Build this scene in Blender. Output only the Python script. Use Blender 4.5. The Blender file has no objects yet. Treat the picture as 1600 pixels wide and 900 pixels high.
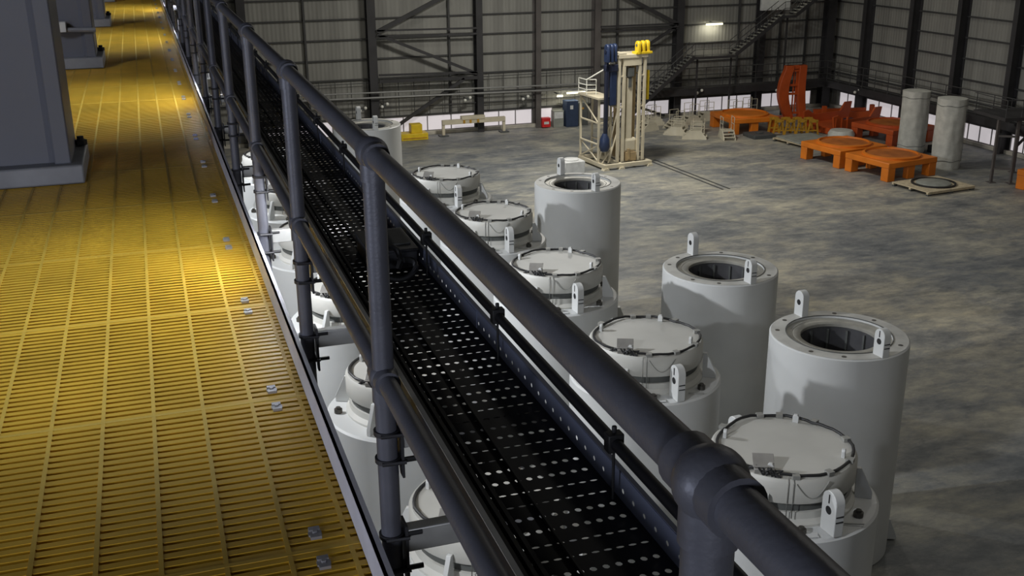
import bpy, math, random
from mathutils import Vector, Matrix
random.seed(7)
R = math.radians
PI = math.pi
sc = bpy.context.scene
col = sc.collection

# ------------------------------------------------------------------ camera
CZ = 15.9                       # eye height above the hall floor
DZ = CZ - 1.6                   # walkway deck level
YAW, PITCH, ROLL, FPX = 18.35, 19.1, -0.5, 1690.0
cd = bpy.data.cameras.new('camera')
cam = bpy.data.objects.new('camera', cd)
col.objects.link(cam)
y, p, r = R(YAW), R(PITCH), R(ROLL)
fw = Vector((math.sin(y)*math.cos(p), math.cos(y)*math.cos(p), -math.sin(p)))
rt0 = Vector((math.cos(y), -math.sin(y), 0))
up0 = rt0.cross(fw)
rt = math.cos(r)*rt0 + math.sin(r)*up0
up = -math.sin(r)*rt0 + math.cos(r)*up0
cam.matrix_world = Matrix(((rt.x, up.x, -fw.x, 0), (rt.y, up.y, -fw.y, 0), (rt.z, up.z, -fw.z, CZ), (0, 0, 0, 1)))
cd.sensor_width = 36.0
cd.sensor_fit = 'HORIZONTAL'
cd.lens = FPX/1600*36.0
cd.clip_start = 0.05
cd.clip_end = 400
sc.camera = cam

# ------------------------------------------------------------------ world, exposure
w = bpy.data.worlds.new('world')
sc.world = w
w.use_nodes = True
w.node_tree.nodes['Background'].inputs[0].default_value = (0.5, 0.55, 0.62, 1)
w.node_tree.nodes['Background'].inputs[1].default_value = 0.15
vs = sc.view_settings
vs.view_transform = 'Standard'
vs.look = 'None'
vs.exposure = 0.0
vs.gamma = 1.0
vs.use_curve_mapping = False

# ------------------------------------------------------------------ lights
def area(name, loc, size, power, color=(1, 1, 1), target=None, spread=180):
    l = bpy.data.lights.new(name, 'AREA')
    l.shape = 'RECTANGLE'
    l.size, l.size_y = size
    l.energy = power
    l.color = color
    l.spread = R(spread)
    o = bpy.data.objects.new(name, l)
    col.objects.link(o)
    o.location = loc
    if target is not None:
        d = Vector(target)-Vector(loc)
        o.rotation_euler = d.to_track_quat('-Z', 'Y').to_euler()
    return o
# high bay lights below the hall roof
for hx, hy, pw in ((14, 12, 200), (14, 36, 260), (14, 62, 700), (30, 12, 300), (30, 38, 420), (46, 14, 220), (46, 40, 280), (46, 64, 330)):
    area('high_bay_light', (hx, hy, 22.5), (2.5, 2.5), pw, (1.0, 0.96, 0.87))
area('mast_fill_light', (24.5, 60.5, 17.5), (3.0, 3.0), 3300, (1.0, 0.97, 0.90))  # added lamp, out of view, to brighten the mast and nearby floor
# floodlights below the walkway, shining out over the casks
for fy, pw in ((9.5, 620), (25.5, 1150), (41.0, 1150)):
    area('walkway_floodlight', (-3.6, fy, 13.75), (0.35, 0.35), pw, (0.92, 0.95, 1.0), (12.0, fy, 5.5), 130)
# added fill lights, out of view, for the rails, toe plate and columns
area('side_fill_light', (-6.5, 1.0, 15.25), (1.5, 1.2), 105, (0.78, 0.84, 1.0), (0.4, 4.0, 14.9), 150)
area('front_fill_light', (-3.2, -8.5, 15.9), (2.0, 1.2), 190, (0.84, 0.88, 1.0), (0.0, 8.0, 15.2), 140)

for fy in (9.3, 14.8, 20.2):  # added fill lights, unseen, for the column faces
    area('column_fill_light', (-3.3, fy, 16.9), (.8, .8), 26, (0.84, 0.88, 1.0), (-1.0, fy+4, 15.6), 120)
# small battens hung below the cable tray
for fy in (5.0, 10.3, 15.8, 21.1):
    area('tray_batten_light', (0.80, fy, 14.64), (0.08, 0.9), 17, (0.95, 0.97, 1.0), (0.45, fy, 13.6), 170)

# ------------------------------------------------------------------ materials
def nd(nt, t, loc=(0, 0), **kw):
    n = nt.nodes.new(t)
    for k, v in kw.items():
        setattr(n, k, v)
    return n
def mat(name, c, rough=0.5, metal=0.0, var=0.12, scale=3.0, bump=0.0, bscale=40.0, detail=4.0, c2=None, spec=0.5):
    m = bpy.data.materials.new(name)
    m.use_nodes = True
    nt = m.node_tree
    b = nt.nodes['Principled BSDF']
    b.inputs['Roughness'].default_value = rough
    b.inputs['Metallic'].default_value = metal
    b.inputs['Specular IOR Level'].default_value = spec
    tc = nd(nt, 'ShaderNodeTexCoord')
    n = nd(nt, 'ShaderNodeTexNoise')
    n.inputs['Scale'].default_value = scale
    n.inputs['Detail'].default_value = detail
    nt.links.new(tc.outputs['Object'], n.inputs['Vector'])
    rp = nd(nt, 'ShaderNodeValToRGB')
    a = [max(0, x*(1-var)) for x in c]
    d = list(c2) if c2 else [min(1, x*(1+var)) for x in c]
    rp.color_ramp.elements[0].position = 0.32
    rp.color_ramp.elements[1].position = 0.68
    rp.color_ramp.elements[0].color = (*a, 1)
    rp.color_ramp.elements[1].color = (*d, 1)
    nt.links.new(n.outputs['Fac'], rp.inputs['Fac'])
    nt.links.new(rp.outputs['Color'], b.inputs['Base Color'])
    if bump:
        n2 = nd(nt, 'ShaderNodeTexNoise')
        n2.inputs['Scale'].default_value = bscale
        nt.links.new(tc.outputs['Object'], n2.inputs['Vector'])
        bp = nd(nt, 'ShaderNodeBump')
        bp.inputs['Strength'].default_value = bump
        bp.inputs['Distance'].default_value = 0.02
        nt.links.new(n2.outputs['Fac'], bp.inputs['Height'])
        nt.links.new(bp.outputs['Normal'], b.inputs['Normal'])
    return m
def emit(name, c, s):
    m = bpy.data.materials.new(name)
    m.use_nodes = True
    b = m.node_tree.nodes['Principled BSDF']
    b.inputs['Base Color'].default_value = (*c, 1)
    b.inputs['Emission Color'].default_value = (*c, 1)
    b.inputs['Emission Strength'].default_value = s
    return m
def concrete_floor():
    m = bpy.data.materials.new('worn_concrete_floor')
    m.use_nodes = True
    nt = m.node_tree
    L = nt.links.new
    b = nt.nodes['Principled BSDF']
    b.inputs['Roughness'].default_value = 0.55
    g = nd(nt, 'ShaderNodeNewGeometry')
    def noise(s, det, rg, dist=0.0, stretch=(1, 1, 1)):
        mp = nd(nt, 'ShaderNodeMapping')
        mp.inputs['Scale'].default_value = stretch
        mp.inputs['Rotation'].default_value = (0, 0, R(-18))
        L(g.outputs['Position'], mp.inputs['Vector'])
        n = nd(nt, 'ShaderNodeTexNoise')
        n.inputs['Scale'].default_value = s
        n.inputs['Detail'].default_value = det
        n.inputs['Roughness'].default_value = rg
        n.inputs['Distortion'].default_value = dist
        L(mp.outputs['Vector'], n.inputs['Vector'])
        return n.outputs['Fac']
    def ramp(src, stops):
        rp = nd(nt, 'ShaderNodeValToRGB')
        e = rp.color_ramp.elements
        while len(e) < len(stops):
            e.new(0.5)
        for i, (ps, c) in enumerate(stops):
            e[i].position = ps
            e[i].color = (*c, 1)
        L(src, rp.inputs['Fac'])
        return rp.outputs['Color']
    def mix(f, a, c, mode='MIX'):
        x = nd(nt, 'ShaderNodeMix', data_type='RGBA', blend_type=mode)
        if isinstance(f, float):
            x.inputs[0].default_value = f
        else:
            L(f, x.inputs[0])
        L(a, x.inputs[6])
        L(c, x.inputs[7])
        return x.outputs[2]
    big = ramp(noise(0.06, 3, 0.5), [(0.38, (0.70, 0.73, 0.77)), (0.6, (1.15, 1.12, 1.06))])
    base = ramp(noise(0.34, 10, 0.74, 0.15, (0.75, 1.15, 1)), [(0.38, (0.165, 0.173, 0.178)), (0.47, (0.245, 0.248, 0.242)), (0.54, (0.32, 0.31, 0.272)), (0.64, (0.42, 0.40, 0.335))])
    c = mix(1.0, base, big, 'MULTIPLY')
    fine = ramp(noise(1.3, 8, 0.72, 0.2, (0.6, 1.3, 1)), [(0.34, (0.62, 0.64, 0.67)), (0.5, (0.97, 0.97, 0.97)), (0.66, (1.32, 1.29, 1.18))])
    c = mix(0.9, c, fine, 'MULTIPLY')
    scuff = ramp(noise(0.5, 10, 0.78, 0.3, (0.45, 1.5, 1)), [(0.56, (0, 0, 0)), (0.68, (1, 1, 1))])
    light = ramp(noise(2.2, 3, 0.5), [(0.3, (0.40, 0.39, 0.35)), (0.7, (0.55, 0.53, 0.47))])
    sf = nd(nt, 'ShaderNodeMath', operation='MULTIPLY')
    sf.inputs[1].default_value = 0.5
    L(scuff, sf.inputs[0])
    c = mix(sf.outputs[0], c, light)
    stain = ramp(noise(0.33, 9, 0.75, 0.4, (0.5, 1.4, 1)), [(0.30, (0.55, 0.58, 0.62)), (0.44, (1, 1, 1))])
    c = mix(1.0, c, stain, 'MULTIPLY')
    L(c, b.inputs['Base Color'])
    return m
def cladding(name, c, dirt):
    m = bpy.data.materials.new(name)
    m.use_nodes = True
    nt = m.node_tree
    L = nt.links.new
    b = nt.nodes['Principled BSDF']
    b.inputs['Roughness'].default_value = 0.6
    g = nd(nt, 'ShaderNodeNewGeometry')
    s = nd(nt, 'ShaderNodeSeparateXYZ')
    L(g.outputs['Position'], s.inputs[0])
    u = nd(nt, 'ShaderNodeMath', operation='ADD')
    L(s.outputs[0], u.inputs[0])
    L(s.outputs[1], u.inputs[1])
    # one tone per liner sheet
    q = nd(nt, 'ShaderNodeMath', operation='SNAP')
    q.inputs[1].default_value = 0.9
    L(u.outputs[0], q.inputs[0])
    wn = nd(nt, 'ShaderNodeTexWhiteNoise', noise_dimensions='1D')
    L(q.outputs[0], wn.inputs['W'])
    cb = nd(nt, 'ShaderNodeCombineXYZ')
    L(u.outputs[0], cb.inputs[0])
    z = nd(nt, 'ShaderNodeMath', operation='MULTIPLY')
    z.inputs[1].default_value = 0.12
    L(s.outputs[2], z.inputs[0])
    L(z.outputs[0], cb.inputs[2])
    n = nd(nt, 'ShaderNodeTexNoise')
    n.inputs['Scale'].default_value = 1.6
    n.inputs['Detail'].default_value = 5
    L(cb.outputs[0], n.inputs['Vector'])
    ad = nd(nt, 'ShaderNodeMath', operation='MULTIPLY_ADD')
    ad.inputs[1].default_value = 0.35
    L(wn.outputs['Value'], ad.inputs[0])
    L(n.outputs['Fac'], ad.inputs[2])
    rp = nd(nt, 'ShaderNodeValToRGB')
    rp.color_ramp.elements[0].position = 0.35
    rp.color_ramp.elements[1].position = 0.95
    rp.color_ramp.elements[0].color = (*dirt, 1)
    rp.color_ramp.elements[1].color = (*c, 1)
    L(ad.outputs[0], rp.inputs['Fac'])
    L(rp.outputs['Color'], b.inputs['Base Color'])
    wv = nd(nt, 'ShaderNodeMath', operation='MULTIPLY')
    wv.inputs[1].default_value = 2*PI/0.3
    L(u.outputs[0], wv.inputs[0])
    sn = nd(nt, 'ShaderNodeMath', operation='SINE')
    L(wv.outputs[0], sn.inputs[0])
    bp = nd(nt, 'ShaderNodeBump')
    bp.inputs['Strength'].default_value = 0.4
    bp.inputs['Distance'].default_value = 0.02
    L(sn.outputs[0], bp.inputs['Height'])
    L(bp.outputs['Normal'], b.inputs['Normal'])
    return m

M = {}
M['floor'] = concrete_floor()
M['clad'] = cladding('grey_liner_sheet', (0.30, 0.297, 0.27), (0.20, 0.197, 0.18))
M['roof'] = mat('roof_sheet', (0.10, 0.10, 0.10), 0.7)
M['frame'] = mat('dark_frame_steel', (0.035, 0.034, 0.036), 0.6, 0, 0.2, 1.0)
M['framegrey'] = mat('grey_brown_frame_steel', (0.10, 0.09, 0.085), 0.6, 0, 0.2, 1.0)
M['girt'] = mat('dark_girt_steel', (0.05, 0.05, 0.05), 0.6)
M['kerb'] = mat('pale_concrete_kerb', (0.50, 0.47, 0.40), 0.8, 0, 0.2, 1.5)
M['pane'] = emit('translucent_daylight_sheet', (0.60, 0.56, 0.58), 0.68)
M['mull'] = mat('window_glazing_bar', (0.20, 0.19, 0.19), 0.6)
M['white'] = mat('white_cask_paint', (0.60, 0.61, 0.60), 0.45, 0, 0.05, 0.7, 0.03, 8)
M['white2'] = mat('stained_white_cask_top', (0.50, 0.495, 0.46), 0.55, 0, 0.22, 1.4, 0.03, 8)
M['lid'] = mat('warm_white_lid_paint', (0.53, 0.525, 0.485), 0.5, 0, 0.07, 0.9)
M['gap'] = mat('dark_seal_band', (0.09, 0.095, 0.09), 0.6)
M['bore'] = mat('dark_bore_steel', (0.09, 0.09, 0.095), 0.45, 0.3)
M['ring'] = mat('bare_steel_ring', (0.36, 0.35, 0.31), 0.45, 0.3)
M['black'] = mat('black_rubber', (0.015, 0.015, 0.016), 0.55)
M['plug'] = mat('dull_steel_plug', (0.09, 0.085, 0.075), 0.5, 0.5)
M['clip'] = mat('grey_cable_clip', (0.30, 0.30, 0.28), 0.5, 0.2)
M['box'] = mat('grey_instrument_box', (0.33, 0.32, 0.30), 0.4, 0.3)
M['rail'] = mat('blue_grey_handrail_paint', (0.125, 0.128, 0.152), 0.45, 0.25, 0.12, 9, 0.05, 120)
M['toe'] = mat('pale_blue_grey_toe_plate', (0.72, 0.73, 0.82), 0.5, 0.2, 0.1, 4)
M['tray'] = mat('dark_tray_steel', (0.022, 0.022, 0.026), 0.5, 0.4)
M['trayside'] = mat('blue_lit_tray_side', (0.19, 0.21, 0.29), 0.45, 0.4)  # bluish light from the left is put into this steel's colour
M['clamp'] = mat('dark_clamp_steel', (0.06, 0.06, 0.065), 0.45, 0.5)
M['arm'] = mat('galvanised_arm', (0.5, 0.5, 0.48), 0.45, 0.5, 0.15, 8)
M['yellow'] = mat('yellow_grating_resin', (0.62, 0.365, 0.028), 0.42, 0, 0.14, 2.2)
M['yellow2'] = mat('soft_yellow_grating_rod', (0.58, 0.365, 0.045), 0.55, 0, 0.12, 6)  # rod yellow, slightly less saturated than the bars
M['colpaint'] = mat('blue_grey_column_paint', (0.135, 0.14, 0.165), 0.5, 0, 0.1, 0.8, 0.03, 20)
M['basepl'] = mat('scuffed_base_plate', (0.24, 0.245, 0.26), 0.55, 0.1, 0.25, 3)
M['galv'] = mat('galvanised_clip', (0.46, 0.45, 0.46), 0.4, 0.6)
M['beige'] = mat('beige_machine_paint', (0.60, 0.54, 0.40), 0.5, 0, 0.1, 1.2)
M['palebeige'] = mat('pale_beige_steps_paint', (0.62, 0.575, 0.45), 0.5, 0, 0.1, 1.2)
M['beige2'] = mat('shadow_beige', (0.34, 0.25, 0.13), 0.6, 0, 0.15, 1.2)
M['blue'] = mat('blue_lifting_paint', (0.022, 0.036, 0.085), 0.4, 0.1)
M['navy'] = mat('navy_lifting_bar', (0.02, 0.025, 0.05), 0.4, 0.2)
M['yel'] = mat('bright_yellow_paint', (0.74, 0.52, 0.02), 0.45, 0, 0.08)
M['orange'] = mat('orange_stand_paint', (0.68, 0.185, 0.012), 0.5, 0, 0.12, 1.0)
M['orange2'] = mat('worn_orange_deck', (0.44, 0.13, 0.02), 0.65, 0, 0.25, 1.2)
M['orangered'] = mat('orange_red_paint', (0.46, 0.075, 0.012), 0.5, 0, 0.15, 1.0)
M['ochre'] = mat('ochre_trestle_paint', (0.45, 0.24, 0.02), 0.55, 0, 0.12)
M['wood'] = mat('pale_pallet_wood', (0.52, 0.44, 0.30), 0.75, 0, 0.2, 4)
M['sheetgrey'] = mat('grey_sheet', (0.27, 0.28, 0.25), 0.6, 0, 0.15, 2)
M['darkgrey'] = mat('dark_grey_paint', (0.07, 0.075, 0.075), 0.6)
M['wrap'] = mat('grey_white_wrap', (0.52, 0.52, 0.47), 0.7, 0, 0.12, 2.5, 0.5, 3)
M['red'] = mat('red_box_paint', (0.60, 0.02, 0.02), 0.45)
M['blueb'] = mat('blue_booth_paint', (0.028, 0.045, 0.09), 0.5)
M['stair'] = mat('galvanised_stair', (0.36, 0.36, 0.33), 0.5, 0.2)
M['pipe'] = mat('grey_wall_pipe', (0.27, 0.27, 0.26), 0.45, 0.2)
M['lamp'] = emit('warm_fluorescent_tube', (1.0, 0.93, 0.62), 3.0)
M['lampw'] = mat('white_lamp_head', (0.75, 0.75, 0.68), 0.4)
M['track'] = mat('dark_floor_track', (0.05, 0.05, 0.05), 0.6)
M['whitebox'] = mat('white_panel_paint', (0.62, 0.63, 0.62), 0.5)

# ------------------------------------------------------------------ mesh helpers
class MB:
    def __init__(s):
        s.v = []
        s.f = []
    def add(s, vs, fs):
        o = len(s.v)
        s.v += [tuple(v) for v in vs]
        s.f += [tuple(i+o for i in f) for f in fs]
        return s
    def box(s, c, d, rot=None):
        x, y, z = d[0]/2, d[1]/2, d[2]/2
        vs = [Vector((a*x, b*y, e*z)) for e in (-1, 1) for b in (-1, 1) for a in (-1, 1)]
        if rot is not None:
            vs = [rot @ v for v in vs]
        c = Vector(c)
        return s.add([v+c for v in vs], [(0, 2, 3, 1), (4, 5, 7, 6), (0, 1, 5, 4), (2, 6, 7, 3), (0, 4, 6, 2), (1, 3, 7, 5)])
    def bb(s, x0, x1, y0, y1, z0, z1):
        return s.box(((x0+x1)/2, (y0+y1)/2, (z0+z1)/2), (x1-x0, y1-y0, z1-z0))
    def beam(s, a, b, wd, h):
        a, b = Vector(a), Vector(b)
        d = b-a
        q = d.to_track_quat('Y', 'Z').to_matrix()
        return s.box((a+b)/2, (wd, d.length, h), q)
    def tube(s, a, b, r, n=12, r2=None, cap=True):
        a, b = Vector(a), Vector(b)
        q = (b-a).to_track_quat('Z', 'Y').to_matrix()
        r2 = r if r2 is None else r2
        vs = []
        for c, rr in ((a, r), (b, r2)):
            for i in range(n):
                t = 2*PI*i/n
                vs.append(c+q @ Vector((rr*math.cos(t), rr*math.sin(t), 0)))
        fs = [(i, (i+1) % n, n+(i+1) % n, n+i) for i in range(n)]
        if cap:
            fs += [tuple(range(n-1, -1, -1)), tuple(range(n, 2*n))]
        return s.add(vs, fs)
    def path(s, pts, r, n=8, closed=False):
        pts = [Vector(p) for p in pts]
        N = len(pts)
        vs = []
        for i, p in enumerate(pts):
            a = pts[(i-1) % N] if closed or i else p
            b = pts[(i+1) % N] if closed or i < N-1 else p
            t = (b-a).normalized()
            q = t.to_track_quat('Z', 'Y').to_matrix()
            for k in range(n):
                u = 2*PI*k/n
                vs.append(p+q @ Vector((r*math.cos(u), r*math.sin(u), 0)))
        fs = []
        for i in range(N if closed else N-1):
            j = (i+1) % N
            for k in range(n):
                l = (k+1) % n
                fs.append((i*n+k, i*n+l, j*n+l, j*n+k))
        if not closed:
            fs += [tuple(range(n-1, -1, -1)), tuple(range((N-1)*n, N*n))]
        return s.add(vs, fs)
    def lathe(s, prof, n=64, c=(0, 0, 0), closed=False, cap=True):
        vs, fs = [], []
        c = Vector(c)
        m = len(prof)
        for r, z in prof:
            for i in range(n):
                t = 2*PI*i/n
                vs.append(c+Vector((r*math.cos(t), r*math.sin(t), z)))
        for j in range(m if closed else m-1):
            k = (j+1) % m
            for i in range(n):
                fs.append((j*n+i, j*n+(i+1) % n, k*n+(i+1) % n, k*n+i))
        if not closed and cap:
            if prof[0][0] > 1e-4:
                fs.append(tuple(range(n-1, -1, -1)))
            if prof[-1][0] > 1e-4:
                fs.append(tuple(range((m-1)*n, m*n)))
        return s.add(vs, fs)
    def prism(s, poly, t0, t1, fn):
        """poly: 2D outline, extruded t0..t1; fn(u, v, t) -> 3D"""
        n = len(poly)
        vs = [fn(u, v, t0) for u, v in poly]+[fn(u, v, t1) for u, v in poly]
        fs = [tuple(range(n-1, -1, -1)), tuple(range(n, 2*n))]
        fs += [(i, (i+1) % n, n+(i+1) % n, n+i) for i in range(n)]
        return s.add(vs, fs)
    def ball(s, c, r, n=16, m=10, sc3=(1, 1, 1)):
        prof = [(max(1e-5, r*math.sin(PI*k/m)), -r*math.cos(PI*k/m)) for k in range(m+1)]
        o = len(s.v)
        s.lathe(prof, n)
        for i in range(o, len(s.v)):
            v = s.v[i]
            s.v[i] = (v[0]*sc3[0]+c[0], v[1]*sc3[1]+c[1], v[2]*sc3[2]+c[2])
        return s
    def build(s, name, m, parent=None, loc=(0, 0, 0), smooth=True, bevel=0.0, solid=0.0):
        import bmesh
        me = bpy.data.meshes.new(name)
        me.from_pydata(s.v, [], s.f)
        bm = bmesh.new()
        bm.from_mesh(me)
        if not solid:
            bmesh.ops.recalc_face_normals(bm, faces=bm.faces)
        bm.to_mesh(me)
        bm.free()
        if smooth:
            me.polygons.foreach_set('use_smooth', [True]*len(me.polygons))
            me.set_sharp_from_angle(angle=R(38))
        me.materials.append(m)
        o = bpy.data.objects.new(name, me)
        col.objects.link(o)
        o.location = loc
        if parent is not None:
            o.parent = parent
        if bevel:
            b = o.modifiers.new('bevel', 'BEVEL')
            b.width = bevel
            b.segments = 2
            b.limit_method = 'ANGLE'
        if solid:
            b = o.modifiers.new('solid', 'SOLIDIFY')
            b.thickness = solid
            b.offset = -1
        return o
def tag(o, label, cat, group=None):
    o['label'] = label
    o['category'] = cat
    o['kind'] = 'thing'
    if group:
        o['group'] = group
    return o
def thing(name, label, cat, loc=(0, 0, 0), rz=0.0, group=None):
    o = bpy.data.objects.new(name, None)
    o.empty_display_size = 0.2
    col.objects.link(o)
    o.location = loc
    o.rotation_euler = (0, 0, rz)
    return tag(o, label, cat, group)
def struct(o):
    o['kind'] = 'structure'
    return o
def dup(root, loc, rz=None, label=None, name=None):
    def cp(o, parent):
        c = o.copy()
        col.objects.link(c)
        if parent is not None:
            c.parent = parent
        for ch in list(o.children):
            cp(ch, c)
        return c
    c = cp(root, None)
    c.location = loc
    if rz is not None:
        c.rotation_euler = (0, 0, rz)
    if label:
        c['label'] = label
    return c
ORD = ['first', 'second', 'third', 'fourth', 'fifth', 'sixth', 'seventh', 'eighth', 'ninth', 'tenth', 'eleventh', 'twelfth', 'thirteenth', 'fourteenth', 'fifteenth', 'sixteenth', 'seventeenth', 'eighteenth', 'nineteenth', 'twentieth', 'twenty-first', 'twenty-second', 'twenty-third', 'twenty-fourth', 'twenty-fifth', 'twenty-sixth', 'twenty-seventh', 'twenty-eighth', 'twenty-ninth', 'thirtieth']

# ------------------------------------------------------------------ hall shell
XR, YB, XL, YF, HH = 55.6, 80.1, -9.0, -12.0, 24.0
struct(MB().bb(XL, XR, YF, YB, -0.3, 0).build('floor', M['floor'], smooth=False))
struct(MB().bb(XL-.3, XR+.3, YB, YB+.25, 0, HH).build('wall_back', M['clad'], smooth=False))
struct(MB().bb(XR, XR+.25, YF, YB, 0, HH).build('wall_right', M['clad'], smooth=False))
struct(MB().bb(XL-.25, XL, YF, YB, 0, HH).build('wall_left', M['clad'], smooth=False))
struct(MB().bb(XL-.3, XR+.3, YF-.25, YF, 0, HH).build('wall_front', M['clad'], smooth=False))
struct(MB().bb(XL-.3, XR+.3, YF-.3, YB+.3, HH, HH+.2).build('ceiling', M['roof'], smooth=False))
# low concrete kerb at the foot of the walls
struct(MB().bb(XL, XR, YB-.32, YB, 0, .24).build('baseboard_back', M['kerb'], smooth=False))
struct(MB().bb(XR-.32, XR, YF, YB-.32, 0, .24).build('baseboard_right', M['kerb'], smooth=False))

def ibeam_y(mb, x, y, z0, z1, fw_, d, t=0.05):
    """upright I column: web along Y (depth d), flanges fw_ wide along X"""
    mb.bb(x-fw_/2, x+fw_/2, y-d/2, y-d/2+t, z0, z1)
    mb.bb(x-fw_/2, x+fw_/2, y+d/2-t, y+d/2, z0, z1)
    mb.bb(x-t/2, x+t/2, y-d/2+t, y+d/2-t, z0, z1)
def ibeam_x(mb, x, y, z0, z1, fw_, d, t=0.05):
    mb.bb(x-d/2, x-d/2+t, y-fw_/2, y+fw_/2, z0, z1)
    mb.bb(x+d/2-t, x+d/2, y-fw_/2, y+fw_/2, z0, z1)
    mb.bb(x-d/2+t, x+d/2-t, y-t/2, y+t/2, z0, z1)
BC = [(-2.0, .6, 0), (6.6, .6, 0), (15.75, .62, 0), (23.9, .5, 0), (28.6, .42, 1), (33.5, .5, 1), (40.6, .6, 0), (48.1, .55, 0), (54.6, .75, 0)]
tn = 1
for x, fwid, k in BC:
    mb = MB()
    ibeam_y(mb, x, YB-.46, 0, HH, fwid, .82)
    o = mb.build('column', M['framegrey' if k else 'frame'], smooth=False)
    struct(o)
for yy in (75.15, 69.5, 64.35, 58.95, 53.5, 48.0):
    mb = MB()
    ibeam_x(mb, XR-.46, yy, 0, HH, .42, .82)
    struct(mb.build('column', M['frame'], smooth=False))
# thin secondary posts on the back wall
for x in (11.0, 21.7, 35.4, 46.2, 50.1, 52.6):
    struct(MB().bb(x-.07, x+.07, YB-.3, YB-.12, 1.45, HH).build('mullion_post', M['girt'], smooth=False))
# girts: one long rail per level
zs = [1.5+1.45*k for k in range(0, 15)]
for z in zs:
    struct(MB().bb(XL, XR, YB-.16, YB-.02, z-.05, z+.05).build('trim_%d' % tn, M['girt'], smooth=False)); tn += 1
    struct(MB().bb(XR-.16, XR-.02, YF, YB-.16, z-.05, z+.05).build('trim_%d' % tn, M['girt'], smooth=False)); tn += 1
# translucent daylight windows low in the walls, one per bay
wn = 1
def win_back(x0, x1, step):
    global wn
    f = MB()
    f.bb(x0, x1, YB-.13, YB-.03, .24, .3).bb(x0, x1, YB-.13, YB-.03, 1.38, 1.45)
    n = max(1, round((x1-x0)/step))
    for i in range(n+1):
        x = x0+(x1-x0)*i/n
        f.bb(x-.035, x+.035, YB-.14, YB-.03, .3, 1.38)
    o = struct(f.build('window_%d' % wn, M['mull'], smooth=False))
    MB().bb(x0, x1, YB-.08, YB-.05, .3, 1.38).build('pane', M['pane'], o, smooth=False)
    wn += 1
for a, b, s in ((7.0, 15.4, 1.5), (16.1, 23.6, 1.8), (24.2, 28.3, 1.4), (28.9, 30.0, 1.1), (33.8, 40.2, 1.3), (41.0, 47.8, 1.25), (48.5, 53.6, 1.2)):
    win_back(a, b, s)
def win_right(y0, y1, step):
    global wn
    f = MB()
    f.bb(XR-.13, XR-.03, y0, y1, .24, .3).bb(XR-.13, XR-.03, y0, y1, 1.38, 1.45)
    n = max(1, round((y1-y0)/step))
    for i in range(n+1):
        yy = y0+(y1-y0)*i/n
        f.bb(XR-.14, XR-.03, yy-.035, yy+.035, .3, 1.38)
    o = struct(f.build('window_%d' % wn, M['mull'], smooth=False))
    MB().bb(XR-.08, XR-.05, y0, y1, .3, 1.38).build('pane', M['pane'], o, smooth=False)
    wn += 1
for a, b, s in ((76.2, 78.5, 1.2), (69.9, 74.8, 1.6), (64.7, 69.1, 1.45), (59.3, 64.0, 1.2), (53.9, 58.6, 1.2), (48.4, 53.1, 1.2)):
    win_right(a, b, s)
# wind bracing on the back wall
def brace(name, label, segs):
    t = thing(name, label, 'bracing', (segs[0][0][0], YB-.97, segs[0][0][1]))
    for (x0, z0), (x1, z1), wd in segs:
        ox, oz = segs[0][0]
        MB().beam((x0-ox, 0, z0-oz), (x1-ox, 0, z1-oz), .16, wd).build('brace_member', M['frame'], t, smooth=False)
brace('wind_bracing', 'dark steel zigzag bracing on the back wall left of the red box', [((16.1, 7.85), (21.6, 10.4), .30), ((16.1, 7.95), (23.7, 7.85), .12), ((16.1, 7.55), (23.7, 7.45), .12), ((16.1, 7.7), (23.6, 4.5), .22), ((16.1, 4.75), (23.7, 4.6), .14), ((16.1, 4.3), (23.7, 4.2), .24), ((22.6, 4.15), (17.0, .75), .24)])
brace('wind_bracing', 'dark steel bracing on the back wall behind the beige mast', [((40.3, 7.5), (34.6, 10.3), .28), ((33.7, 7.55), (40.3, 7.55), .12), ((33.7, 7.2), (40.3, 7.2), .12), ((40.3, 7.4), (34.5, 4.2), .22), ((34.6, 2.0), (39.4, .3), .2)])
# pale service pipes
for z0, r_, lab in ((3.72, .06, 'upper of two pale grey service pipes along the back wall'), (3.34, .07, 'lower of two pale grey service pipes along the back wall')):
    tag(MB().tube((-6, YB-1.2, z0+.15), (33.2, YB-1.2, z0-.45), r_, 10).build('service_pipe', M['pipe']), lab, 'pipe')
# guard rail of thin bars in front of the liner
t = thing('guard_rail', 'thin dark guard rail of bars low on the back wall above the windows', 'railing', (8, YB-.4, 0))
for z in (2.2, 3.0, 4.15):
    MB().tube((0, 0, z), (25.2, 0, z), .03, 6).build('rail', M['girt'], t)
for k in range(22):
    MB().tube((.2+1.18*k, 0, 1.5), (.2+1.18*k, 0, 4.4), .025, 6).build('post', M['girt'], t)
# gallery walkways at the back right and along the right wall
def gallery(label, p0, p1, n, off):
    t = thing('wall_gallery', label, 'walkway', (p0[0], p0[1], 0))
    dx, dy = p1[0]-p0[0], p1[1]-p0[1]
    Ln = math.hypot(dx, dy)
    t.rotation_euler = (0, 0, math.atan2(dy, dx))
    MB().bb(0, Ln, -.55, .55, 2.35, 2.5).build('deck', M['frame'], t, smooth=False)
    MB().bb(0, Ln, off-.04, off+.04, 1.95, 2.35).build('edge_beam', M['frame'], t, smooth=False)
    for z in (2.65, 3.05, 3.55, 4.1):
        MB().tube((0, off, z), (Ln, off, z), .035, 6).build('rail', M['girt'], t)
    for k in range(n+1):
        MB().tube((Ln*k/n, off, 2.5), (Ln*k/n, off, 4.1), .03, 6).build('post', M['girt'], t)
    return t
gallery('dark steel gallery along the back wall right of the beige mast', (36.5, 78.75), (54.6, 78.75), 12, -.5)
gallery('dark steel gallery along the right wall behind the wrapped canisters', (54.35, 78.2), (54.35, 46.0), 20, -.5)

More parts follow.
